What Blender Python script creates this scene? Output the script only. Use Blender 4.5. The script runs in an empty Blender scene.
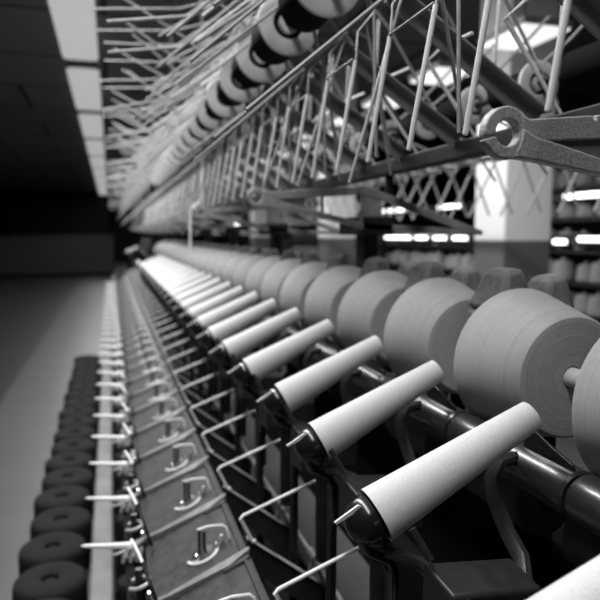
import bpy, bmesh, math, random
from mathutils import Vector, Matrix
C = bpy.context.scene
COL = C.collection
R = random.Random(7)
H = 1.4                      # camera height above the floor; heights below are written relative to it
S = 0.2665                   # spacing of the winding positions along the row
PI = math.pi

# ------------------------------------------------------------------ helpers
class MB:
    def __init__(self): self.bm = bmesh.new()
    def box(self, x0, x1, y0, y1, h0, h1):
        v = [self.bm.verts.new((x, y, h)) for x in (x0, x1) for y in (y0, y1) for h in (h0, h1)]
        for f in ((0,1,3,2),(4,6,7,5),(0,4,5,1),(2,3,7,6),(0,2,6,4),(1,5,7,3)):
            self.bm.faces.new([v[i] for i in f])
        return self
    def hexa(self, bottom, top):
        b = [self.bm.verts.new(p) for p in bottom]; t = [self.bm.verts.new(p) for p in top]
        n = len(b)
        self.bm.faces.new(b[::-1]); self.bm.faces.new(t)
        for i in range(n): self.bm.faces.new((b[i], b[(i+1)%n], t[(i+1)%n], t[i]))
        return self
    def prism(self, poly, a0, a1, plane='xz'):
        if plane == 'xz': f = lambda p, a: (p[0], a, p[1])
        elif plane == 'yz': f = lambda p, a: (a, p[0], p[1])
        else: f = lambda p, a: (p[0], p[1], a)
        return self.hexa([f(p, a0) for p in poly], [f(p, a1) for p in poly])
    def sweep(self, pts, r, seg=8, flat=None):
        pts = [Vector(p) for p in pts]; n = len(pts)
        rs = r if isinstance(r, (list, tuple)) else [r]*n
        rings = []; up = None
        for i, p in enumerate(pts):
            d = (pts[min(i+1, n-1)] - pts[max(i-1, 0)]).normalized()
            if up is None:
                up = Vector((0,0,1)) if abs(d.z) < .9 else Vector((1,0,0))
            side = d.cross(up).normalized(); up = side.cross(d).normalized()
            k = 1.0
            if 0 < i < n-1:
                a = (pts[i]-pts[i-1]).normalized().angle((pts[i+1]-pts[i]).normalized())
                k = 1/max(.6, math.cos(a/2))
            ring = []
            for j in range(seg):
                t = 2*PI*j/seg
                w, h = (rs[i]*k, rs[i]*k) if flat is None else flat
                ring.append(self.bm.verts.new(p + side*math.cos(t)*w + up*math.sin(t)*h))
            rings.append(ring)
        for a, b in zip(rings, rings[1:]):
            for j in range(seg): self.bm.faces.new((a[j], a[(j+1)%seg], b[(j+1)%seg], b[j]))
        self.bm.faces.new(rings[0][::-1]); self.bm.faces.new(rings[-1])
        return self
    def loop(self, c, ax, r, rad, a0=0, a1=2*PI, n=20, seg=6, tip=None):
        # wire ring about axis ax
        ax = Vector(ax).normalized(); u = ax.orthogonal().normalized()
        u = (Vector((1,0,0)) - ax*ax.x).normalized(); w = ax.cross(u)
        full = abs(a1-a0-2*PI) < 1e-6
        pts = [Vector(c)+u*math.cos(a0+(a1-a0)*i/n)*rad+w*math.sin(a0+(a1-a0)*i/n)*rad for i in range(n+1)]
        if tip: pts += [Vector(t) for t in tip]
        return self.sweep(pts, r, seg)
    def lathe(self, p0, d, prof, seg=32, close=False):
        d = Vector(d).normalized(); p0 = Vector(p0)
        u = d.orthogonal().normalized(); w = d.cross(u)
        rings = []
        for t, r in prof:
            if r <= 1e-6: rings.append([self.bm.verts.new(p0+d*t)])
            else: rings.append([self.bm.verts.new(p0+d*t+u*math.cos(2*PI*j/seg)*r+w*math.sin(2*PI*j/seg)*r) for j in range(seg)])
        pairs = list(zip(rings, rings[1:]))
        if close: pairs.append((rings[-1], rings[0]))
        for a, b in pairs:
            for j in range(seg):
                k = (j+1) % seg
                if len(a) == 1 and len(b) == 1: continue
                if len(a) == 1: self.bm.faces.new((a[0], b[k], b[j]))
                elif len(b) == 1: self.bm.faces.new((a[j], a[k], b[0]))
                else: self.bm.faces.new((a[j], a[k], b[k], b[j]))
        return self
    def build(self, name, mat, parent=None, bevel=0, sub=0):
        me = bpy.data.meshes.new(name)
        bmesh.ops.recalc_face_normals(self.bm, faces=self.bm.faces)
        off = Vector((0,0,H))
        if parent is not None: off = off - world(parent)
        bmesh.ops.translate(self.bm, verts=self.bm.verts, vec=off)
        for f in self.bm.faces: f.smooth = True
        self.bm.to_mesh(me); self.bm.free()
        me.set_sharp_from_angle(angle=math.radians(38))
        me.materials.append(mat)
        o = bpy.data.objects.new(name, me); COL.objects.link(o)
        if parent is not None: o.parent = parent
        if bevel:
            m = o.modifiers.new('bevel', 'BEVEL'); m.width = bevel; m.segments = 2; m.limit_method = 'ANGLE'
        return o
def world(o):
    v = Vector(o.location)
    while o.parent: o = o.parent; v = v + Vector(o.location)
    return v
def rebase(o, x, y, h):
    # put a top-level mesh's origin at its base
    d = Vector((x, y, h+H)); o.data.transform(Matrix.Translation(-d)); o.location = d
    return o
def tag(o, label, cat, group=None, kind=None):
    o['label'] = label; o['category'] = cat
    if group: o['group'] = group
    if kind: o['kind'] = kind
    return o
def thing(name, label, cat, loc, group=None):
    o = bpy.data.objects.new(name, None); COL.objects.link(o)
    o.empty_display_size = .05
    o.location = (loc[0], loc[1], loc[2]+H)
    return tag(o, label, cat, group)
KIDS = {}
def kids(o):
    return [c for c in COL.objects if c.parent == o]
def snapshot(o):
    return (o, [(c, [(g, []) for g in kids(c)]) for c in kids(o)])
def dup(snap, dy, label=None, skip=(), dx=0, dh=0):
    o, ch = snap
    r = o.copy(); COL.objects.link(r)
    r.location = o.location + Vector((dx, dy, dh))
    if label: r['label'] = label
    for c, gs in ch:
        if c.name.split('.')[0] in skip: continue
        k = c.copy(); COL.objects.link(k); k.parent = r
        for g, _ in gs:
            q = g.copy(); COL.objects.link(q); q.parent = k
    return r
W = ('first second third fourth fifth sixth seventh eighth ninth tenth eleventh twelfth thirteenth fourteenth fifteenth '
     'sixteenth seventeenth eighteenth nineteenth twentieth').split()
def nth(i):
    if i < 20: return W[i]
    t = ['twenty', 'thirty', 'forty'][(i+1)//10-2]; u = (i+1) % 10
    return {'twenty':'twentieth','thirty':'thirtieth','forty':'fortieth'}[t] if u == 0 else t+'-'+W[u-1]

# ------------------------------------------------------------------ materials (the photograph is black and white)
def mat(name, g, rough=.6, metal=0, noise=None, bump=0, coat=0, spec=.5, g2=None):
    """noise = (scale, amount): a mottled change of tone; bump uses the same texture"""
    m = bpy.data.materials.new(name); m.use_nodes = True
    nt = m.node_tree; b = nt.nodes['Principled BSDF']
    b.inputs['Base Color'].default_value = (g, g, g, 1)
    b.inputs['Roughness'].default_value = rough; b.inputs['Metallic'].default_value = metal
    b.inputs['Specular IOR Level'].default_value = spec
    if coat: b.inputs['Coat Weight'].default_value = coat
    if noise:
        tc = nt.nodes.new('ShaderNodeTexCoord'); n = nt.nodes.new('ShaderNodeTexNoise')
        n.inputs['Scale'].default_value = noise[0]; n.inputs['Detail'].default_value = 4
        nt.links.new(tc.outputs['Object'], n.inputs['Vector'])
        cr = nt.nodes.new('ShaderNodeValToRGB')
        lo, hi = max(0, g*(1-noise[1])), min(1, g*(1+noise[1]))
        cr.color_ramp.elements[0].position = .3; cr.color_ramp.elements[1].position = .7
        cr.color_ramp.elements[0].color = (lo, lo, lo, 1); cr.color_ramp.elements[1].color = (hi, hi, hi, 1)
        nt.links.new(n.outputs['Fac'], cr.inputs['Fac']); nt.links.new(cr.outputs['Color'], b.inputs['Base Color'])
        if bump:
            bp = nt.nodes.new('ShaderNodeBump'); bp.inputs['Strength'].default_value = bump; bp.inputs['Distance'].default_value = .002
            nt.links.new(n.outputs['Fac'], bp.inputs['Height']); nt.links.new(bp.outputs['Normal'], b.inputs['Normal'])
    return m
def emis(name, s):
    m = bpy.data.materials.new(name); m.use_nodes = True
    b = m.node_tree.nodes['Principled BSDF']
    b.inputs['Base Color'].default_value = (.8,.8,.8,1)
    b.inputs['Emission Color'].default_value = (1,1,1,1); b.inputs['Emission Strength'].default_value = s
    return m
def mat_paper():
    m = mat('paper', .8, .75, spec=.25); nt = m.node_tree; b = nt.nodes['Principled BSDF']
    tc = nt.nodes.new('ShaderNodeTexCoord')
    n = nt.nodes.new('ShaderNodeTexNoise'); n.inputs['Scale'].default_value = 620; n.inputs['Detail'].default_value = 2
    cr = nt.nodes.new('ShaderNodeValToRGB')
    e = cr.color_ramp.elements
    e[0].position = .2; e[0].color = (.35,.35,.35,1); e[1].position = .33; e[1].color = (.62,.62,.62,1)
    x = e.new(.7); x.color = (.74,.74,.74,1)
    nt.links.new(tc.outputs['Object'], n.inputs['Vector']); nt.links.new(n.outputs['Fac'], cr.inputs['Fac'])
    nt.links.new(cr.outputs['Color'], b.inputs['Base Color'])
    bp = nt.nodes.new('ShaderNodeBump'); bp.inputs['Strength'].default_value = .12; bp.inputs['Distance'].default_value = .001
    nt.links.new(n.outputs['Fac'], bp.inputs['Height']); nt.links.new(bp.outputs['Normal'], b.inputs['Normal'])
    return m
def mat_yarn(name, g, scale=260, axis='Y'):
    """wound yarn: fine threads around the package, rings on its end faces"""
    m = mat(name, g, .9, spec=.1); nt = m.node_tree; b = nt.nodes['Principled BSDF']
    tc = nt.nodes.new('ShaderNodeTexCoord')
    sep = nt.nodes.new('ShaderNodeSeparateXYZ'); nt.links.new(tc.outputs['Object'], sep.inputs[0])
    # radius about the package axis
    a, c = ('X', 'Z') if axis == 'Y' else ('X', 'Y')
    p1 = nt.nodes.new('ShaderNodeMath'); p1.operation = 'POWER'; p1.inputs[1].default_value = 2
    p2 = nt.nodes.new('ShaderNodeMath'); p2.operation = 'POWER'; p2.inputs[1].default_value = 2
    ad = nt.nodes.new('ShaderNodeMath'); ad.operation = 'ADD'
    sq = nt.nodes.new('ShaderNodeMath'); sq.operation = 'SQRT'
    nt.links.new(sep.outputs[a], p1.inputs[0]); nt.links.new(sep.outputs[c], p2.inputs[0])
    nt.links.new(p1.outputs[0], ad.inputs[0]); nt.links.new(p2.outputs[0], ad.inputs[1]); nt.links.new(ad.outputs[0], sq.inputs[0])
    cm = nt.nodes.new('ShaderNodeCombineXYZ')
    nt.links.new(sep.outputs[axis], cm.inputs[0]); nt.links.new(sq.outputs[0], cm.inputs[1])
    n = nt.nodes.new('ShaderNodeTexNoise'); n.inputs['Scale'].default_value = scale; n.inputs['Detail'].default_value = 3
    nt.links.new(cm.outputs[0], n.inputs['Vector'])
    n2 = nt.nodes.new('ShaderNodeTexNoise'); n2.inputs['Scale'].default_value = scale*.35; n2.inputs['Detail'].default_value = 4
    nt.links.new(tc.outputs['Object'], n2.inputs['Vector'])
    mx = nt.nodes.new('ShaderNodeMath'); mx.operation = 'MULTIPLY_ADD'; mx.inputs[1].default_value = .5
    nt.links.new(n2.outputs['Fac'], mx.inputs[0]); nt.links.new(n.outputs['Fac'], mx.inputs[2])
    cr = nt.nodes.new('ShaderNodeValToRGB')
    cr.color_ramp.elements[0].position = .5; cr.color_ramp.elements[1].position = 1.0
    lo, hi = g*.88, min(1, g*1.1)
    cr.color_ramp.elements[0].color = (lo,lo,lo,1); cr.color_ramp.elements[1].color = (hi,hi,hi,1)
    nt.links.new(mx.outputs[0], cr.inputs['Fac']); nt.links.new(cr.outputs['Color'], b.inputs['Base Color'])
    bp = nt.nodes.new('ShaderNodeBump'); bp.inputs['Strength'].default_value = .4; bp.inputs['Distance'].default_value = .001
    nt.links.new(mx.outputs[0], bp.inputs['Height']); nt.links.new(bp.outputs['Normal'], b.inputs['Normal'])
    return m
def mat_two_tone():
    m = mat('pillar_paint', .8, .6, noise=None); nt = m.node_tree; b = nt.nodes['Principled BSDF']
    tc = nt.nodes.new('ShaderNodeTexCoord'); sep = nt.nodes.new('ShaderNodeSeparateXYZ')
    nt.links.new(tc.outputs['Object'], sep.inputs[0])
    cr = nt.nodes.new('ShaderNodeValToRGB'); cr.color_ramp.interpolation = 'CONSTANT'
    mp = nt.nodes.new('ShaderNodeMath'); mp.operation = 'MULTIPLY'; mp.inputs[1].default_value = .25
    nt.links.new(sep.outputs['Z'], mp.inputs[0]); nt.links.new(mp.outputs[0], cr.inputs['Fac'])
    cr.color_ramp.elements[0].color = (.13,.13,.13,1); cr.color_ramp.elements[1].position = 1.345*.25
    cr.color_ramp.elements[1].color = (.85,.85,.85,1)
    nt.links.new(cr.outputs['Color'], b.inputs['Base Color'])
    return m
def mat_floor():
    m = mat('floor_concrete', .12, .4, spec=.5); nt = m.node_tree; b = nt.nodes['Principled BSDF']
    tc = nt.nodes.new('ShaderNodeTexCoord'); sep = nt.nodes.new('ShaderNodeSeparateXYZ')
    nt.links.new(tc.outputs['Object'], sep.inputs[0])
    gt = nt.nodes.new('ShaderNodeMath'); gt.operation = 'GREATER_THAN'; gt.inputs[1].default_value = -.92
    nt.links.new(sep.outputs['X'], gt.inputs[0])
    n = nt.nodes.new('ShaderNodeTexNoise'); n.inputs['Scale'].default_value = 2.5; n.inputs['Detail'].default_value = 6
    nt.links.new(tc.outputs['Object'], n.inputs['Vector'])
    mix = nt.nodes.new('ShaderNodeMix'); mix.data_type = 'RGBA'
    mix.inputs['A'].default_value = (.03,.03,.03,1); mix.inputs['B'].default_value = (.085,.085,.085,1)
    nt.links.new(gt.outputs[0], mix.inputs['Factor'])
    mul = nt.nodes.new('ShaderNodeMix'); mul.data_type = 'RGBA'; mul.blend_type = 'MULTIPLY'; mul.inputs['Factor'].default_value = .5
    nt.links.new(mix.outputs['Result'], mul.inputs['A']); nt.links.new(n.outputs['Fac'], mul.inputs['B'])
    nt.links.new(mul.outputs['Result'], b.inputs['Base Color'])
    return m
def mat_ceiling():
    m = mat('ceiling_panels', .06, .8); nt = m.node_tree; b = nt.nodes['Principled BSDF']
    tc = nt.nodes.new('ShaderNodeTexCoord'); br = nt.nodes.new('ShaderNodeTexBrick')
    br.inputs['Scale'].default_value = 1; br.inputs['Brick Width'].default_value = 2.4; br.inputs['Row Height'].default_value = 1.7
    br.inputs['Mortar Size'].default_value = .035
    br.inputs['Color1'].default_value = (.2,.2,.2,1); br.inputs['Color2'].default_value = (.24,.24,.24,1)
    br.inputs['Mortar'].default_value = (.02,.02,.02,1)
    nt.links.new(tc.outputs['Object'], br.inputs['Vector']); nt.links.new(br.outputs['Color'], b.inputs['Base Color'])
    return m
M = dict(
    paper=mat_paper(), yarn=mat_yarn('grey_yarn', .44), darkyarn=mat_yarn('dark_yarn', .02, 150, 'Z'),
    rackyarn=mat_yarn('rack_yarn', .32, 60, 'Z'),
    blackyarn=mat_yarn('black_yarn', .012, 200), black=mat('black_plastic', .012, .22, spec=.6),
    roll=mat('roll_steel', .02, .3, 0, noise=(60,.25), spec=.9, coat=.3),
    dark=mat('dark_iron', .018, .5, 0, noise=(40,.4)), arm=mat('dark_casting', .018, .42, 0, noise=(70,.35), bump=.1),
    web=mat('cast_iron_shaded', .2, .6, 0, noise=(420,.4), bump=.3), cast=mat('cast_iron', .42, .5, .1, noise=(420,.4), bump=.35),  # web: same casting, its pocket's shade put into a darker tone
    wire=mat('pale_steel_rod', .95, .45, 0, noise=(90,.12)), wire2=mat('grey_steel_wire', .4, .4, .1), peg=mat('peg_steel', .34, .5, 0, noise=(60,.2)),
    chrome=mat('bright_steel', .75, .2, .9), panel=mat('grey_panel', .03, .6, 0, noise=(45,.55), spec=.3),
    bar=mat('worn_bar', .2, .5, 0, noise=(30,.3)), plate=mat('dark_plate', .028, .5, 0, noise=(20,.3)),
    beam=mat('beam_steel', .3, .5, .1, noise=(18,.3)), flange=mat('white_flange', .7, .5, 0, noise=(30,.08)),
    drum=mat('drum_grey', .06, .4, 0, noise=(50,.2)), hood=mat('grey_hood', .2, .6, 0, noise=(50,.3)), board=mat('pale_board', .14, .6, 0, noise=(9,.3)),
    bed=mat('machine_bed', .008, .8, spec=.08), cab=mat('cabinet_grey', .04, .6), blackdoor=mat('black_door', .004, .8),
    wall=mat('dark_wall', .03, .8), floor=mat_floor(), ceil=mat_ceiling(), pillar=mat_two_tone(),
    lamp=emis('lamp_diffuser', .21), tube=emis('tube_glow', 2.0), troffer=emis('troffer_glow', .5), case=mat('lamp_case', .2, .5),
)

# ------------------------------------------------------------------ the hall
def struct(name, x0, x1, y0, y1, h0, h1, m):
    o = MB().box(x0, x1, y0, y1, h0, h1).build(name, m); o['kind'] = 'structure'; return o
CH = 2.15
struct('floor', -6, 12, -4, 46, -H-.1, -H, M['floor'])
struct('ceiling', -6, 12, -4, 46, CH, CH+.1, M['ceil'])
struct('wall_left', -6.1, -6, -4, 46, -H, CH, M['wall'])
struct('wall_right', 12, 12.1, -4, 46, -H, CH, M['wall'])
struct('wall_end', -6, 12, 46, 46.1, -H, CH, M['case'])
struct('wall_rear', -6, 12, -4.1, -4, -H, CH, M['wall'])
d = struct('door_1', -4.6, -.02, 34, 34.15, -H, CH-.03, M['blackdoor'])
c = thing('machine_cabinet', 'long dark grey cabinet across the far end of the aisle', 'cabinet', (-1.7, 23.5, -H))
MB().box(-3.6, .12, 23.2, 24.2, -H+.08, -.05).build('housing', M['cab'], c, .03)
MB().box(-3.63, .15, 23.17, 24.23, -.05, 0).build('lid', M['cab'], c, .01)
MB().box(-3.5, .05, 23.3, 24.1, -H, -H+.08).build('plinth', M['blackdoor'], c)

# ceiling lights: the row over the aisle
def strip_light(x0, x1, y0, y1, label, group, m, hc=2.0):
    t = thing('ceiling_light', label, 'light', ((x0+x1)/2, (y0+y1)/2, hc), group)
    rr = .09; poly = []
    for cx, cy, a in ((x1-rr, y1-rr, 0), (x0+rr, y1-rr, 90), (x0+rr, y0+rr, 180), (x1-rr, y0+rr, 270)):
        poly += [(cx+rr*math.cos(math.radians(a+q)), cy+rr*math.sin(math.radians(a+q))) for q in (0, 22, 45, 68, 90)]
    MB().prism(poly, hc, hc+.03, 'xy').build('diffuser', m, t)
    MB().box(x0+.03, x1-.03, y0+.03, y1-.03, hc+.03, CH).build('housing', M['case'], t)
    return t
LP = 3.1
for k in range(-3, 11):
    strip_light(-.455, -.07, 8.25+LP*k+.24, 8.25+LP*k+LP-.24, nth(k+3)+' long ceiling light from the front over the left aisle', 'ceiling lights over the aisle', M['lamp'])
for k in range(-2, 13):
    y = 3.24+.924*k
    t = thing('ceiling_light', nth(k+2)+' square hanging light from the front beyond the bobbin creel', 'light', (2.275, y, 1.1), 'square hanging lights on the right')
    MB().box(2.13, 2.42, y-.21, y+.21, 1.1, 1.115).build('diffuser', M['troffer'], t, .005)
    MB().box(2.12, 2.43, y-.22, y+.22, 1.115, 1.15).build('housing', M['case'], t)
    MB().box(2.27, 2.28, y-.005, y+.005, 1.15, CH).build('drop_rod', M['dark'], t)

# pillars
for i, (x, y) in enumerate([(2.72, 4.0), (2.72, 7.9), (2.72, 12.3)]):
    w = .21 if i == 0 else .2
    o = MB().box(x-.015, x+.38, y, y+.4, -H, CH).build('pillar', M['pillar'], None, .012)
    rebase(o, x, y, -H)
    tag(o, ['square pillar painted white above and grey below behind the yarn cones', 'second square pillar further back, white above and grey below',
            'farthest square pillar seen between the frame columns'][i], 'pillar', 'two-tone pillars')

# ------------------------------------------------------------------ the winding machine: long members
mc = thing('winding_machine', 'long dark bed of the yarn winding machine carrying its winding heads', 'machine', (.68, 4.5, -H))
Y0, Y1 = -.2, 13.2
MB().box(.53, 1.0, Y0, Y1, -H, -.62).build('bed', M['bed'], mc)
MB().box(.13, .53, Y0, Y1, -H, -.86).build('base_step', M['bed'], mc)
MB().prism([(.43,-.80),(.53,-.74),(.53,-.73),(.43,-.79)], Y0, Y1).build('drip_tray', M['dark'], mc)
MB().box(.226, .240, Y0, Y1, -.635, -.612).build('ridge_rail', M['dark'], mc)
MB().sweep([(.372, Y0, -.64), (.372, Y1, -.64)], .0045).build('spotted_rail', M['bar'], mc)
MB().sweep([(.515, Y0, -.302), (.515, Y1, -.302)], .012, 12).build('roll_shaft', M['dark'], mc)
MB().sweep([(.58, Y0, -.372), (.58, Y1, -.372)], .012, 12).build('drum_shaft', M['dark'], mc)
MB().box(.57, .59, Y0, Y1, -.62, -.43).build('drum_support', M['bed'], mc)
MB().box(.012, .03, Y0, Y1, -.735, -.715).build('front_rail', M['bed'], mc)
for k in range(0, 10):
    MB().box(.014, .20, .9+k*S*4-.012, .9+k*S*4+.012, -.87, -.735).build('foot_bracket', M['bed'], mc)

# ------------------------------------------------------------------ winding heads, one per position
A = Vector((.2826, .65, -.3186)); B = Vector((.485, .65, -.218)); AX = (B-A).normalized(); TL = (B-A).length
t = thing('winding_unit', 'x', 'winding unit', (.40, .65, -.62), 'winding units')
nose = MB().lathe(A, AX, [(.03,0),(.03,.026),(-.004,.0265),(-.006,.0275),(-.012,.0272),(-.022,.0255),(-.031,.020),(-.037,.011),(-.039,0)], 28).build('tube_holder', M['black'], t)
MB().prism([(.229,-.3165),(.257,-.300),(.2665,-.3035),(.262,-.309),(.255,-.3075),(.231,-.319)], .640, .643).build('pale_tab', M['flange'], nose)  # thin white blade at the upper left of the nose
MB().lathe(A-Vector((0,0,.012)), AX, [(.0,0),(.0,.020),(-.006,.0235),(-.014,.0225),(-.02,.017),(-.022,0)], 24).build('nose_lip', M['black'], nose)
# collar and stem under the nose
MB().sweep([(.268,.652,-.345),(.275,.655,-.36),(.30,.66,-.378),(.312,.668,-.40),(.312,.674,-.62),(.312,.674,-.87)], [.009,.010,.009,.008,.009,.010], 10).build('stem', M['black'], t)
MB().sweep([(.295,.648,-.362),(.33,.625,-.372),(.345,.60,-.385)], .008, 8).build('link_arm', M['dark'], t)
g = MB().hexa([(.322,.545,-.43),(.432,.545,-.43),(.425,.60,-.43),(.315,.60,-.43)], [(.322,.545,-.364),(.432,.545,-.374),(.424,.595,-.362),(.314,.595,-.352)]).build('gear_case', M['arm'], t, .004)
for sx, sh in ((.339,-.375),(.42,-.382)):
    MB().lathe((sx,.546,sh), (0,-1,0), [(0,0),(0,.0055),(.003,.0055),(.0035,.003),(.001,.0025),(.001,0)], 12).build('screw', M['arm'], g)
MB().sweep([(.303,.60,-.315),(.318,.585,-.345)], .0045, 8).build('case_pin', M['arm'], g)
MB().sweep([(.375,.58,-.43),(.375,.58,-.62)], .015, 10).build('case_leg', M['dark'], t)
MB().sweep([(.500,.692,-.285),(.468,.686,-.288),(.455,.683,-.305),(.455,.672,-.335),(.456,.648,-.362),(.452,.612,-.378),(.43,.575,-.385)], .009, 8, flat=(.011,.007)).build('cradle_arm', M['arm'], t)
r_ = MB().lathe((.515,.6055,-.302), (0,1,0), [(-.012,.0125),(-.012,.027),(-.009,.030),(.2455,.030),(.2485,.027),(.2485,.0125)], 32, close=True).build('roll', M['roll'], t)
MB().prism([(.692,-.240),(.686,-.240),(.640,-.256),(.601,-.2655),(.597,-.275),(.692,-.278)], .5065, .5105, 'yz').build('roll_guard', M['black'], t, .001)
MB().lathe((.575,.73,-.372), (0,1,0), [(0,.0125),(0,.047),(.003,.05),(.171,.05),(.174,.047),(.174,.0125)], 32, close=True).build('drum', M['drum'], t)
hx = MB().hexa([(.590,.876,-.125),(.662,.876,-.125),(.662,.985,-.125),(.590,.985,-.125)], [(.607,.890,-.058),(.640,.888,-.052),(.640,.95,-.052),(.607,.953,-.058)]).box(.592,.660,.878,.983,-.34,-.1251).build('package_hood', M['hood'], t, .010)
MB().box(.61,.645,.90,.95,-.63,-.335).build('hood_post', M['dark'], hx)
MB().lathe((.621,.71,-.2007), (0,1,0), [(0,0),(0,.0085),(.175,.0085),(.175,0)], 12).build('package_spindle', M['dark'], hx)
hx = MB().hexa([(.690,.895,-.13),(.755,.895,-.13),(.755,.99,-.13),(.690,.99,-.13)], [(.704,.908,-.071),(.740,.908,-.066),(.740,.96,-.066),(.704,.96,-.071)]).box(.692,.753,.897,.988,-.34,-.1301).build('rear_hood', M['hood'], t, .010)
MB().box(.705,.74,.92,.96,-.63,-.335).build('hood_post', M['dark'], hx)
snap = snapshot(t)
HEADS = list(range(-1, 27)) + [43, 44, 45]
NH = 34
HL = lambda n: ('winding unit at the bottom right corner, nearest the camera' if n == -1 else
                f'{nth(HEADS.index(n)-1)} winding unit from the camera, black nose and glossy dark roll')
t['label'] = HL(0)
SHV = {1: .018, 2: .031, 3: .021}; SH = lambda n: SHV.get(n, .017)   # the holders swing out a little differently
for n in HEADS:
    if n:
        r = dup(snap, S*n, HL(n), skip=(() if n < 16 else ('cradle_arm', 'link_arm'))+(('package_hood', 'rear_hood') if n == -1 else ('rear_hood',) if n % 4 == 3 else ()))
        if n > 0:
            for k in r.children:
                if k.name.split('.')[0] in ('tube_holder', 'stem', 'link_arm'): k.location.x += SH(n)

# paper tubes on the noses
def tube_mesh():
    r0, r1 = .0325, .0182; w = .002
    return MB().lathe(A, AX, [(0,r0-w),(0,r0),(TL,r1),(TL+.0008,r1-w*.5),(TL,r1-w)], 48, close=True)
o = rebase(tube_mesh().build('paper_tube', M['paper']), A.x, A.y, A.z)
TUBES = list(range(-1, 24)) + [43, 44, 45]
tag(o, 'x', 'paper tube', 'empty paper tubes on the winding heads')
TLB = lambda n: ('paper tube cut off by the bottom right corner of the picture' if n == -1 else
        'nearest whole white speckled paper tube, large in the foreground' if n == 0 else f'{nth(TUBES.index(n)-1)} white paper tube from the camera along the row')
o['label'] = TLB(0)
for n in TUBES:
    if n:
        c = o.copy(); COL.objects.link(c); c.location.y += S*n; c['label'] = TLB(n)
        if n > 0: c.location.x += SH(n)

# yarn cones
CX, CHh, CY = .622, -.2007, .745
t = thing('yarn_cone', 'x', 'yarn cone', (CX, CY, CHh), 'full yarn cones on the drums')
k9 = .9
MB().lathe((CX,CY,CHh), (0,1,0), [(a*k9, b*k9) for a, b in [(0,.018),(-.001,.03),(-.0015,.085),(.0,.095),(.004,.0985),(.137,.130),(.1405,.1285),(.141,.12),(.141,.018)]], 72, close=True).build('yarn_package', M['yarn'], t)
MB().lathe((CX,CY,CHh), (0,1,0), [(-.024,.0100),(-.0245,.0130),(-.023,.0140),(.13,.0155),(.13,.0115)], 24, close=True).build('paper_core', M['paper'], t)
CLB = lambda n: ('grey yarn cone cut off by the right edge of the picture' if n == -1 else
                 'largest whole grey yarn cone, nearest the camera' if n == 0 else f'{nth(n+1)} full grey yarn cone from the camera along the row')
t['label'] = CLB(0); snap = snapshot(t)
for n in range(-1, 28):
    if n: dup(snap, S*n, CLB(n))

# ------------------------------------------------------------------ yarn tension stations on the sloping front
P = .889
t = thing('tension_station', 'x', 'yarn guide', (.16, P, -.735), 'yarn tension stations')
bar = MB()
pts = [(.240,-.596),(.20,-.624),(.083,-.668),(.012,-.690)]
bar.hexa([(x, P-.004, h-.018) for x, h in pts]+[(x, P+.006, h-.018) for x, h in pts[::-1]], [(x, P-.004, h) for x, h in pts]+[(x, P+.006, h) for x, h in pts[::-1]])
b_ = bar.build('cross_bar', M['bar'], t, .002)
for sx in (.19, .15, .10):
    MB().lathe((sx, P-.003, -.634-(.2-sx)*.38), (0,-1,0), [(0,0),(0,.003),(.0015,.0025),(.002,0)], 8).build('rivet', M['chrome'], b_)
lug = MB().hexa([(.186,P-.016,-.655),(.238,P-.016,-.628),(.238,P-.005,-.628),(.186,P-.005,-.655)], [(.186,P-.016,-.632),(.238,P-.016,-.605),(.238,P-.005,-.605),(.186,P-.005,-.632)]).build('lug', M['plate'], t, .004)
for sx, sh in ((.196,-.640),(.230,-.622)):
    MB().lathe((sx,P-.0155,sh), (0,-1,0), [(0,0),(0,.006),(.003,.006),(.004,.003),(.004,0)], 12).build('bolt', M['dark'], lug)
# sloping panel reaching to the next station
MB().hexa([(.228,P+.008,-.632),(.228,P+S-.006,-.632),(.055,P+S-.006,-.702),(.055,P+.008,-.702)][::-1], [(.228,P+.008,-.618),(.228,P+S-.006,-.618),(.055,P+S-.006,-.694),(.055,P+.008,-.694)][::-1]).build('panel', M['panel'], t)
MB().prism([(.236,-.585),(.244,-.583),(.42,-.724),(.412,-.784),(.262,-.664),(.236,-.612)], P+.010, P+.014).build('support_plate', M['plate'], t)
MB().sweep([(.238,P+.010,-.582),(.30,P+.010,-.630),(.42,P+.010,-.7235)], .003, 6, flat=(.009,.002)).build('plate_edge', M['beam'], t)
MB().sweep([(.252,P,-.584),(.247,P,-.587),(.2425,P,-.580),(.2235,P,-.538),(.228,P,-.5325),(.300,P,-.506),(.377,P,-.4785)], .0031, 8).build('yarn_rod', M['wire'], t)
MB().sweep([(.372,P+.012,-.64),(.362,P+.012,-.678)], .003, 6).build('strut', M['bar'], t)
MB().sweep([(.372,P+.012,-.64),(.398,P+.012,-.708)], .003, 6).build('strut', M['bar'], t)
MB().sweep([(.372,P-.01,-.636),(.372,P+.03,-.636)], .008, 8).build('rail_clip', M['bar'], t)
# tensioner: dark disc, two-bladed post, pale wire loop and hook
y = P+.10
up = (-.35, 0, .94)
MB().lathe((.168,y,-.652), up, [(0,0),(0,.026),(.006,.027),(.010,.022),(.012,0)], 24).build('tension_disc', M['plate'], t)
po = MB().box(.154,.160,y-.004,y+.006,-.655,-.597)
po.box(.163,.170,y-.004,y+.006,-.655,-.601)
po.build('tension_post', M['plate'], t, .001)
MB().sweep([(.153,y,-.597),(.175,y+.002,-.5935),(.205,y+.002,-.5945),(.212,y,-.60),(.222,y-.004,-.640)], .0026, 6).build('hook_wire', M['wire'], t)
MB().loop((.163,y-.004,-.646), up, .0033, .033, -2.9, .3, 18, 6, tip=[(.201,y+.004,-.634),(.203,y+.004,-.616)]).build('guide_loop', M['wire'], t)
MB().sweep([(.185,y-.014,-.640),(.19,y-.012,-.633),(.205,y-.010,-.612)], [.004,.0045,.003], 6).build('bright_finger', M['chrome'], t)
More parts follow.
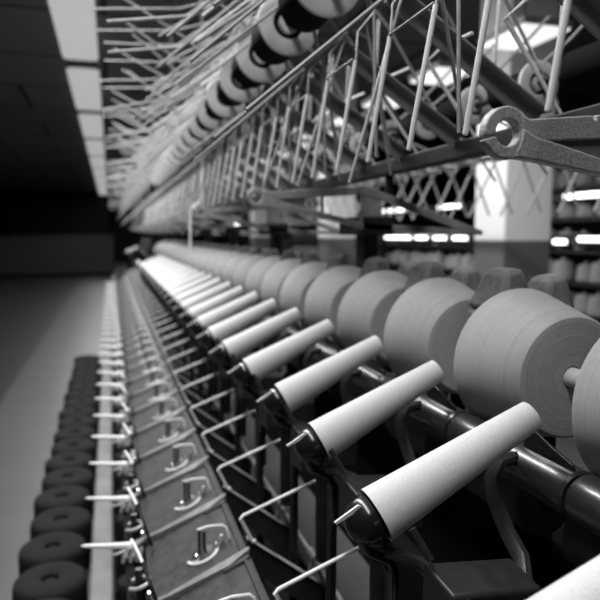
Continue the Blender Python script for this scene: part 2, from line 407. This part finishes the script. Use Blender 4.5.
MB().lathe((.150,y-.022,-.652), up, [(-.004,.006),(.004,.0075),(.010,.007),(.014,.004),(.015,0)], 14).build('round_stud', M['chrome'], t)
# lower guide: ring, horn, clip and pins that stick out over the aisle
y = P+.115
MB().loop((.036,y,-.700), (-.2,0,.98), .0045, .021, -2.6, 2.3, 18, 8).build('lower_ring', M['wire2'], t)
MB().sweep([(.036,y+.005,-.735),(.036,y+.005,-.672)], .008, 8).build('ring_post', M['plate'], t)
MB().lathe((.055,y-.045,-.700), (0,0,1), [(-.03,0),(-.03,.008),(0,.008),(.004,.006),(.006,0)], 10).build('round_stud', M['chrome'], t)
q = []
for i in range(9):
    a = PI/2*i/8
    q.append((.023+.046*(i/8), P+.078-.12*math.sin(a), -.589-.09*(1-math.cos(a))))
hn = MB().sweep(q[3:], .0036, 8).build('horn', M['black'], t)
MB().sweep(q[:4], .003, 8).build('horn_tip', M['wire'], hn)
MB().sweep([(.030,P,-.690),(.012,P,-.690),(-.020,P,-.687),(-.070,P,-.680),(-.080,P,-.678)], [.007,.0075,.0065,.0045,.002], 8).build('front_pin', M['wire'], t)
MB().sweep([(.055,P-.006,-.678),(.02,P-.012,-.697),(-.015,P-.014,-.703)], [.006,.0065,.003], 8).build('short_pin', M['wire2'], t)
cl = MB()
for dx in (0, .016, .03): cl.sweep([(.018+dx,P-.02,-.690),(.012+dx,P-.035,-.702),(.006+dx,P-.04,-.712)], [.005,.0075,.004], 8)
cl.build('clip', M['bar'], t)
TS = lambda n: ('tension station cut off by the bottom edge of the picture' if n == -1 else f'{nth(n+1)} yarn tension station from the camera, wire loop on sloping panel')
t['label'] = TS(0); snap = snapshot(t)
far = ('strut','rail_clip','bright_finger','short_pin','lug','corner_plate','ring_post')
for n in range(-1, NH):
    if n: dup(snap, S*n, TS(n), skip=() if n < 14 else far)

# ------------------------------------------------------------------ T-shaped frames with a hooked arm, one to every four positions
YB = .533
t = thing('hook_stand', 'x', 'stand', (.68, YB, -H), 'hooked stands')
ring = []
ec = (.3585, .095)
ro, ri = .0245, .0125
a0, a1 = math.radians(196), math.radians(196+354)
outer = [(ec[0]+ro*math.cos(a0+(a1-a0)*i/28), ec[1]+ro*math.sin(a0+(a1-a0)*i/28)) for i in range(29)]
inner = [(ec[0]+ri*math.cos(a0+(a1-a0)*i/28), ec[1]+ri*math.sin(a0+(a1-a0)*i/28)) for i in range(29)]
arm = MB()
for i in range(28):
    arm.prism([outer[i], outer[i+1], inner[i+1], inner[i]], YB-.004, YB+.008)
bmesh.ops.remove_doubles(arm.bm, verts=arm.bm.verts, dist=1e-5)
hook = arm.build('hook_eye', M['cast'], t, .0015)
web = MB().prism([(.376,.083),(.378,.105),(.50,.116),(.485,.10),(.485,.075),(.50,.055),(.47,.062),(.385,.072)], YB+.000, YB+.006)
web.build('arm_web', M['web'], t)
MB().prism([(.372,.1125),(.382,.1085),(.4535,.1155),(.4535,.1115),(.4565,.1115),(.4565,.116),(.63,.127),(.63,.106),(.408,.0895),(.378,.085)], YB-.0046, YB+.0086).build('top_rib', M['cast'], t, .002)
MB().prism([(.366,.0725),(.39,.070),(.468,.0585),(.63,.02),(.64,.034),(.472,.073),(.408,.0885),(.390,.092),(.374,.100),(.371,.085)], YB-.0052, YB+.0092).build('lower_rib', M['cast'], t, .002)
MB().box(.53,.536,YB-.003,YB+.007,.04,.115).build('cross_rib', M['cast'], t)
ra = MB().prism([(.625,.127),(.645,.130),(.70,.115),(1.009,.012),(1.009,.0),(.98,.0),(.695,.095),(.645,.108),(.625,.106)], YB-.004, YB+.008)
ra.prism([(.62,.034),(.62,.016),(.98,.0),(1.0,.004),(.98,.014)], YB-.003, YB+.007)
ra.prism([(.64,.11),(.64,.02),(.70,.02),(.70,.10)], YB-.002, YB+.006)
ra.build('right_arm', M['beam'], t, .001)
MB().box(.645,.735,YB-.003,YB+.18,.0,.05).build('saddle', M['dark'], t, .003)
MB().box(.697,.737,YB+.105,YB+.18,-.63,.02).build('column', M['dark'], t, .003)
MB().box(.712,.732,YB-.003,YB+.007,.09,.161).build('rail_bracket', M['dark'], t)
FL = ['nearest cast iron arm ending in a hooked eye', 'second hooked cast iron arm with dark column behind the cones', 'third hooked frame arm from the camera over the cones']
snap = snapshot(t); t['label'] = FL[0]
for k in range(1, 11):
    dup(snap, 4*S*k, FL[k] if k < 3 else f'{nth(k)} hooked frame arm from the camera along the row')

# ------------------------------------------------------------------ overhead creel
o = MB().box(.704,.740,.2,13.0,.160,.196).build('creel_rail', M['dark'], None, .003)
rebase(o, .721, 5, .160); tag(o, 'dark rail running along the row under the slanting creel arms', 'rail')
o = MB().sweep([(.43,.2,.372),(.43,13.0,.372)], .005, 8).build('creel_tube', M['drum'])
rebase(o, .43, 5, .372); tag(o, 'thin steel tube joining the upper ends of the creel arms', 'rail')
o = MB().sweep([(.55,.2,.875),(.55,13.0,.875)], .012, 8).build('creel_top_bar', M['beam'])
rebase(o, .55, 5, .875); tag(o, 'topmost steel bar of the creel carrying the long pegs', 'rail')
o = MB().sweep([(.40,.4,.475),(.40,13.0,.475)], .009, 10).build('bobbin_shaft', M['dark'])
rebase(o, .40, 5, .475); tag(o, 'long dark shaft through the flanged bobbins of the left row', 'shaft')
o = MB().sweep([(.95,.2,.345),(.95,13.0,.345)], .009, 10).build('bobbin_shaft', M['dark'])
rebase(o, .95, 5, .345); tag(o, 'long dark shaft through the flanged bobbins of the right row', 'shaft')
# hangers from the ceiling
for k in range(0, 5):
    h_ = thing('creel_hanger', nth(k)+' ceiling hanger holding up the overhead creel', 'hanger', (.55, 2.0+k*S*7, .36), 'creel hangers')
    yy = 2.0+k*S*7
    MB().sweep([(.55,yy,CH),(.55,yy,.875)], .008, 8).build('drop_rod', M['dark'], h_)
    MB().sweep([(.55,yy,.875),(.40,yy,.475),(.43,yy,.372)], .007, 8).build('left_brace', M['dark'], h_)
    MB().sweep([(.55,yy,.875),(.95,yy,.36)], .007, 8).build('right_brace', M['dark'], h_)

Q = .951
t = thing('creel_station', 'x', 'creel beam', (.70, Q, .199), 'creel beams')
dn = Vector((.62,0,.82)); 
bm_ = MB()
p0, p1 = (.712, .196), (.430, .374)
import itertools
dx, dh = (p1[0]-p0[0]), (p1[1]-p0[1]); L = math.hypot(dx, dh); nx, nh = -dh/L, dx/L
def off(p, a): return (p[0]+nx*a, p[1]+nh*a)
bm_.prism([off(p0,-.015), off(p1,-.013), off(p1,.013), off(p0,.015)], Q+.014, Q+.019)
bm_.prism([off(p0,-.016), off(p1,-.014), off(p1,-.010), off(p0,-.012)], Q-.008, Q+.014)
bm_.build('arm_beam', M['beam'], t, .001)
MB().sweep([(.738,Q-.012,.20),(.736,Q-.012,.206),(.624,Q-.012,.349),(.64,Q-.05,.37),(.66,Q-.12,.375)], .0032, 6).build('leaning_wire', M['wire'], t)
MB().sweep([(.43,Q+.06,.372),(.425,Q+.06,.36),(.432,Q+.06,.130)], .0026, 6).build('drop_peg', M['peg'], t)
MB().sweep([(.44,Q+.19,.374),(.47,Q+.19,.36),(.515,Q+.19,.160)], .0028, 6).build('drop_peg', M['peg'], t)
Z = Q + 1.649 - 6*S      # peg plane, same spacing
MB().sweep([(-.006,Z,.785),(.28,Z,.80),(.55,Z,.875)], .0038, 6).build('long_peg', M['peg'], t)
MB().sweep([(-.002,Z+.03,.455),(.18,Z+.03,.490),(.20,Z+.03,.499),(.457,Z+.03,.672),(.56,Z+.03,.87)], .0045, 6).build('crank_peg', M['peg'], t)
MB().sweep([(.185,Z+.10,.652),(.52,Z+.10,.857),(.55,Z+.10,.872)], .004, 6).build('slant_peg', M['peg'], t)
MB().sweep([(.185,Z+.16,.40),(.40,Z+.16,.56),(.50,Z+.16,.66),(.56,Z+.16,.87)], .0045, 6).build('slant_peg', M['peg'], t)
MB().sweep([(.06,Z+.06,.815),(.27,Z+.06,.70),(.40,Z+.06,.60),(.44,Z+.06,.376)], .0042, 6).build('drooping_peg', M['wire2'], t)
MB().sweep([(.09,Z+.20,.73),(.29,Z+.20,.585),(.44,Z+.20,.376)], .0042, 6).build('drooping_peg', M['wire2'], t)
MB().sweep([(.55,Z+.13,.872),(.43,Z+.13,.68),(.13,Z+.13,.42)], .0042, 6).build('hanging_wire', M['peg'], t)
MB().sweep([(.55,Z+.22,.872),(.47,Z+.22,.70),(.22,Z+.22,.50)], .004, 6).build('hanging_wire', M['wire2'], t)
MB().sweep([(.56,Z+.131,.66),(.14,Z+.131,.295)], .0036, 6).build('slant_peg', M['peg'], t)
MB().sweep([(.55,Z+.126,.875),(.50,Z+.126,.76),(.20,Z+.126,.55)], .0036, 6).build('slant_peg', M['peg'], t)
MB().sweep([(.43,Z+.140,.372),(.40,Z+.140,.35),(.18,Z+.140,.17)], .0036, 6).build('drooping_peg', M['peg'], t)
MB().sweep([(.43,Z+.150,.372),(.335,Z+.150,.09)], .0026, 6).build('hanging_wire', M['wire2'], t)
MB().sweep([(.43,Z+.06,.372),(.50,Z+.10,.11)], .0024, 6).build('hanging_wire', M['wire2'], t)
CL = lambda n: f'{nth(n+1)} slanting creel beam from the camera with its pale rods'
t['label'] = CL(0); snap = snapshot(t)
for n in range(-1, 43):
    if n:
        r = dup(snap, S*n, CL(n))
        for c in [c for c in r.children if c.name.split('.')[0] in ('slant_peg','crank_peg','drooping_peg','long_peg','hanging_wire')]:
            if R.random() < .25: bpy.data.objects.remove(c); continue
            c.location.y += R.uniform(-.012, .012); c.rotation_euler.y = R.uniform(-.05, .05)
# hoops of pale rod hung from the creel tube, two legs each
HY, HS = .4755, S/2
t = thing('guide_hoop', 'x', 'hoop', (.39, HY+HS/2, .106), 'pale rod hoops hanging from the creel')
for i in (0, 1):
    yy = HY+HS*i
    lg = MB().sweep([(.3605,yy,.1045),(.3612,yy,.107),(.391,yy,.283)], [.0026,.0034,.0034], 10).build('leg', M['wire'], t)
    MB().sweep([(.391,yy,.283),(.392,yy,.288),(.396,yy+.004,.33),(.43,yy+.006,.372)], .0019, 6).build('hanger_wire', M['wire2'], lg)
MB().sweep([(.392,HY,.285),(.392,HY+HS,.285)], .0019, 6).build('tie_wire', M['wire2'], t)
f_ = lambda n: f'{nth(n+1)} hanging hoop from the camera, two pale rods with a thin tie'
t['label'] = f_(0); snap = snapshot(t)
for k in range(1, 26):
    r = dup(snap, S*k, f_(k))
    for c in r.children: c.rotation_euler.y = R.uniform(-.03, .03)

# flanged bobbins
def bobbin(x, y, h, s=1, label='x', group='x'):
    t = thing('flanged_bobbin', label, 'bobbin', (x, y, h), group)
    MB().lathe((x,y,h), (0,1,0), [(0,.036*s),(-.002,.038*s),(-.002,.0655*s),(0,.070*s),(.006,.071*s),(.011,.069*s),(.011,.036*s)], 40, close=True).build('front_flange', M['flange'], t)
    MB().lathe((x,y,h), (0,1,0), [(.011,.03*s),(.011,.054*s),(.15,.056*s),(.15,.03*s)], 40, close=True).build('black_winding', M['blackyarn'], t)
    MB().lathe((x,y,h), (0,1,0), [(.012,.0115*s),(-.004,.0115*s),(-.004,.022*s),(.012,.024*s)], 24, close=True).build('hub', M['flange'], t)
    MB().lathe((x,y,h), (0,1,0), [(.008,.0112*s),(.008,.0299*s),(.16,.0299*s),(.16,.0112*s)], 24, close=True).build('core', M['black'], t)
    return t
for row, (x, y, h, s, nm, n0) in enumerate([(.40, 1.174, .475, 1, 'left', 17), (.95, 1.02, .345, .72, 'right', 22)]):
    b = bobbin(x, y, h, s, 'x', f'flanged bobbins of the {nm} row')
    f_ = lambda n: f'{nth(n)} white flanged black bobbin from the camera in the {nm} row'
    b['label'] = f_(0); sb = snapshot(b)
    for n in range(1, n0): dup(sb, S*n, f_(n))

# right-hand pegs of the creel
t = thing('creel_peg_set', 'x', 'creel peg', (.95, Q, .36), 'right-hand creel pegs')
MB().sweep([(.55,Q+.05,.875),(.80,Q+.05,.60),(1.0,Q+.05,.30)], .004, 6).build('leaning_peg', M['wire2'], t)
MB().sweep([(.95,Q+.11,.372),(1.06,Q+.11,.46),(1.22,Q+.11,.62)], .0042, 6).build('slant_peg', M['wire2'], t)
MB().sweep([(.95,Q+.16,.37),(1.15,Q+.16,.30),(1.25,Q+.16,.18)], .0042, 6).build('slant_peg', M['wire2'], t)
MB().sweep([(.96,Q+.03,.37),(.985,Q+.03,.80)], .0042, 6).build('upright_peg', M['wire2'], t)
f_ = lambda n: f'{nth(n+1)} set of grey pegs from the camera, right of the creel'
t['label'] = f_(0); snap = snapshot(t)
for n in range(1, 20):
    r = dup(snap, S*n, f_(n))
    for c in list(r.children):
        if R.random() < .5 and not c.name.startswith('leaning'): bpy.data.objects.remove(c)
        else: c.location.y += R.uniform(-.04, .04)
o = MB().sweep([(.400,2.885,.372-.01),(.398,2.885,.17),(.392,2.885,.150),(.352,2.885,.125),(.345,2.885,.10),(.342,2.885,-.067)], .0055, 8).build('bent_hook', M['wire'])
rebase(o, .37, 2.885, -.067); tag(o, 'pale bent hook hanging low above the far paper tubes', 'hook')

# ------------------------------------------------------------------ the neighbouring machine's creel
nb = thing('neighbour_creel', 'dim overhead creel of the next machine hanging in front of the pillar', 'creel', (2.0, 5, .42))
MB().box(1.985,2.015,1.2,10,.40,.43).build('top_rail', M['dark'], nb)
for yy in (1.6, 6.2, 9.6): MB().box(1.99,2.01,yy-.01,yy+.01,.43,CH).build('hanger', M['dark'], nb)
pr = [MB().sweep([(2.09,1.99,.42),(1.93,1.99,.10)], .006, 6).build('peg', M['wire2'], nb),
      MB().sweep([(1.92,2.012,.42),(2.06,2.012,.11)], .006, 6).build('peg', M['wire2'], nb),
      MB().sweep([(1.90,2.0,.40),(2.12,2.0,.415)], .005, 6).build('cross_wire', M['wire2'], nb)]
for n in range(1, 24):
    for q in pr:
        c = q.copy(); COL.objects.link(c); c.location.y += .235*n + R.uniform(-.03, .03); c.rotation_euler.y = R.uniform(-.03, .03)

# ------------------------------------------------------------------ packages standing on the floor along the machine, and the board between
o = MB().prism([(-.104,-H),(-.022,-H),(-.022,-1.21),(-.03,-1.2),(-.096,-1.2),(-.104,-1.21)], .9, 11).build('divider_board', M['board'])
rebase(o, -.063, 6, -H); tag(o, 'long pale worn board on edge between the two package rows', 'board')
def pack(x, y, r, h0, hgt):
    return MB().lathe((x,y,h0), (0,0,1), [(0,0),(0,r*.88),(.010,r*.96),(.03,r),(hgt-.03,r),(hgt-.012,r*.965),(hgt-.003,r*.88),(hgt+.003,r*.6),(hgt-.002,r*.30),(hgt-.008,r*.24),(hgt-.022,r*.22),(hgt-.024,r*.16),(hgt-.016,r*.13),(hgt-.016,0)], 40)
PR = .1225
o = pack(-.245, 2.03, PR, -H, .22).build('floor_package', M['darkyarn']); rebase(o, -.245, 2.03, -H)
tag(o, 'x', 'yarn package', 'dark packages on the aisle side of the board')
offs = [0, .004, -.008, .006, -.006, .004, -.004, .006]
for k in range(0, 19):
    c = o if k == 0 else o.copy()
    if k: COL.objects.link(c)
    c.location = (-.238+offs[k % 8], 2.03+.247*k, 0)
    c['label'] = ('frontmost dark doughnut-shaped yarn package on the floor by the board' if k == 0 else f'{nth(k)} dark yarn package from the front on the aisle floor')
o = pack(.04, 1.95, .056, -H, .2).build('floor_package', M['darkyarn']); rebase(o, .04, 1.95, -H)
tag(o, 'x', 'yarn package', 'dark packages under the tension stations')
for k in range(0, 20):
    c = o if k == 0 else o.copy()
    if k: COL.objects.link(c)
    c.location = (.042, 1.95+.2665*k, 0)
    c['label'] = f'{nth(k)} dark package from the front, under the tension stations'

# ------------------------------------------------------------------ storage rack and tube lights beyond
rk = thing('storage_rack', 'long rack of yarn packages in the blurred background right', 'rack', (4.05, 9, -H))
MB().box(3.892,3.90,3.6,16.5,-.09,0).build('lamp_rail', M['dark'], rk)
MB().box(3.892,3.90,13.9,16.5,-H,.27).build('end_panel', M['dark'], rk)
for h in (-.98, -.70, -.42, -.14): MB().box(3.9,4.2,3.6,15,h-.02,h).build('shelf', M['dark'], rk)
for h in (.14, .42): MB().box(3.9,4.2,3.6,5.6,h-.02,h).build('shelf', M['dark'], rk)
for yy in (3.6, 5.62, 8.9, 12, 15.02): MB().box(3.9,4.2,yy-.02,yy+.02,-H,.7 if yy < 6 else .45).build('post', M['dark'], rk)
MB().box(4.21,4.23,3.6,15,-H,-.0).build('back_panel', M['dark'], rk)
pk = MB().lathe((4.0,3.8,-.42), (0,0,1), [(0,0),(0,.07),(.02,.10),(.16,.085),(.18,.07),(.18,.03),(.21,.025),(.21,0)], 20).build('rack_package', M['rackyarn'])
rebase(pk, 4.0, 3.8, -.42); tag(pk, 'grey yarn package on the blurred background rack', 'yarn package', 'packages on the background rack')
first = True
for h in (-.70, -.42, -.14, .14, .42):
    yy = 3.78
    while yy < (14.9 if h < 0 else 5.5):
        if R.random() > .1:
            c = pk if first else pk.copy()
            if not first: COL.objects.link(c)
            first = False
            c.location = (4.02+R.uniform(-.03,.03), yy, h+H); s = R.uniform(.85, 1.05); c.scale = (s, s, s)
        yy += .235
for h in (-.70, -.42, -.14, .14, .42): pass
TLN = [(.345,20.6,18.7),(.345,17.6,15.0),(.345,9.15,8.67),(.345,8.53,8.38),(.345,8.26,8.01),(.335,7.13,6.55),(.335,4.86,4.35),
       (-.035,8.69,7.80),(-.035,7.72,7.33),(-.035,7.23,6.86),(-.035,6.76,6.38),(-.06,4.93,4.78),(-.035,4.66,4.3),(.235,16.4,14.0)]
for i, (h, a, b) in enumerate(TLN):
    lev = 'upper' if h > .1 else 'lower'
    k = [j for j, q in enumerate(TLN) if (q[0] > .1) == (h > .1)]; k.sort(key=lambda j: TLN[j][1])
    t = thing('tube_light', f'{nth(k.index(i))} glowing tube light from the right in the {lev} background line', 'light', (3.86, (a+b)/2, h), 'background tube lights')
    MB().sweep([(3.86,a-.05*(a-b > .3),h),(3.86,b+.05*(a-b > .3),h)], .023, 10).build('tube', M['tube'], t)
    MB().box(3.87,3.892 if h < .3 else 3.93,b-.01,a+.01,h-.03,h+.03).build('batten', M['dark'], t)
# beam that carries the upper battens
o = MB().box(3.93,3.97,3.6,21,.30,.37).build('lamp_beam', M['dark']); rebase(o, 3.95, 12, .3); tag(o, 'dark beam behind the upper line of background tube lights', 'beam')
o = MB().box(3.935,3.97,15.05,21,-H,.30).build('lamp_post', M['bed']); rebase(o, 3.95, 18, -H); tag(o, 'dark screen standing below the farthest tube lights', 'screen')

# ------------------------------------------------------------------ light: real lamps at the ceiling fixtures
def area(name, x, y, h, sx, sy, p, rot=(0,0,0)):
    l = bpy.data.lights.new(name, 'AREA'); l.shape = 'RECTANGLE'; l.size = sx; l.size_y = sy; l.energy = p
    o = bpy.data.objects.new(name, l); COL.objects.link(o); o.location = (x, y, h+H); o.rotation_euler = rot
    return o
for k in range(-3, 3): area('aisle_lamp', -.26, 8.25+LP*k+LP/2, 1.99, .38, 2.9, {-3: 40, -2: 75, -1: 46}.get(k, 30))
area('aisle_lamp_far', -.26, 25, 1.99, .38, 15, 45)
for k in range(-2, 6):
    area('square_lamp', 2.275, 3.24+.924*k, 1.095, .27, .4, 3.2)
w = bpy.data.worlds.new('world'); C.world = w; w.use_nodes = True
w.node_tree.nodes['Background'].inputs[0].default_value = (1,1,1,1); w.node_tree.nodes['Background'].inputs[1].default_value = .02

# ------------------------------------------------------------------ camera
cd = bpy.data.cameras.new('camera'); cam = bpy.data.objects.new('camera', cd); COL.objects.link(cam)
cd.sensor_width = 36; cd.lens = 38.4
th = math.atan(65/640); psi = math.atan(190/640*math.cos(th))
cam.location = (0, 0, H); cam.rotation_euler = (PI/2-th, 0, -psi)
cd.clip_start = .02; cd.clip_end = 200
cd.dof.use_dof = True; cd.dof.focus_distance = .73; cd.dof.aperture_fstop = 5
C.camera = cam
vs = C.view_settings; vs.view_transform = 'Standard'; vs.look = 'None'; vs.gamma = 1; vs.exposure = .9
vs.use_curve_mapping = False
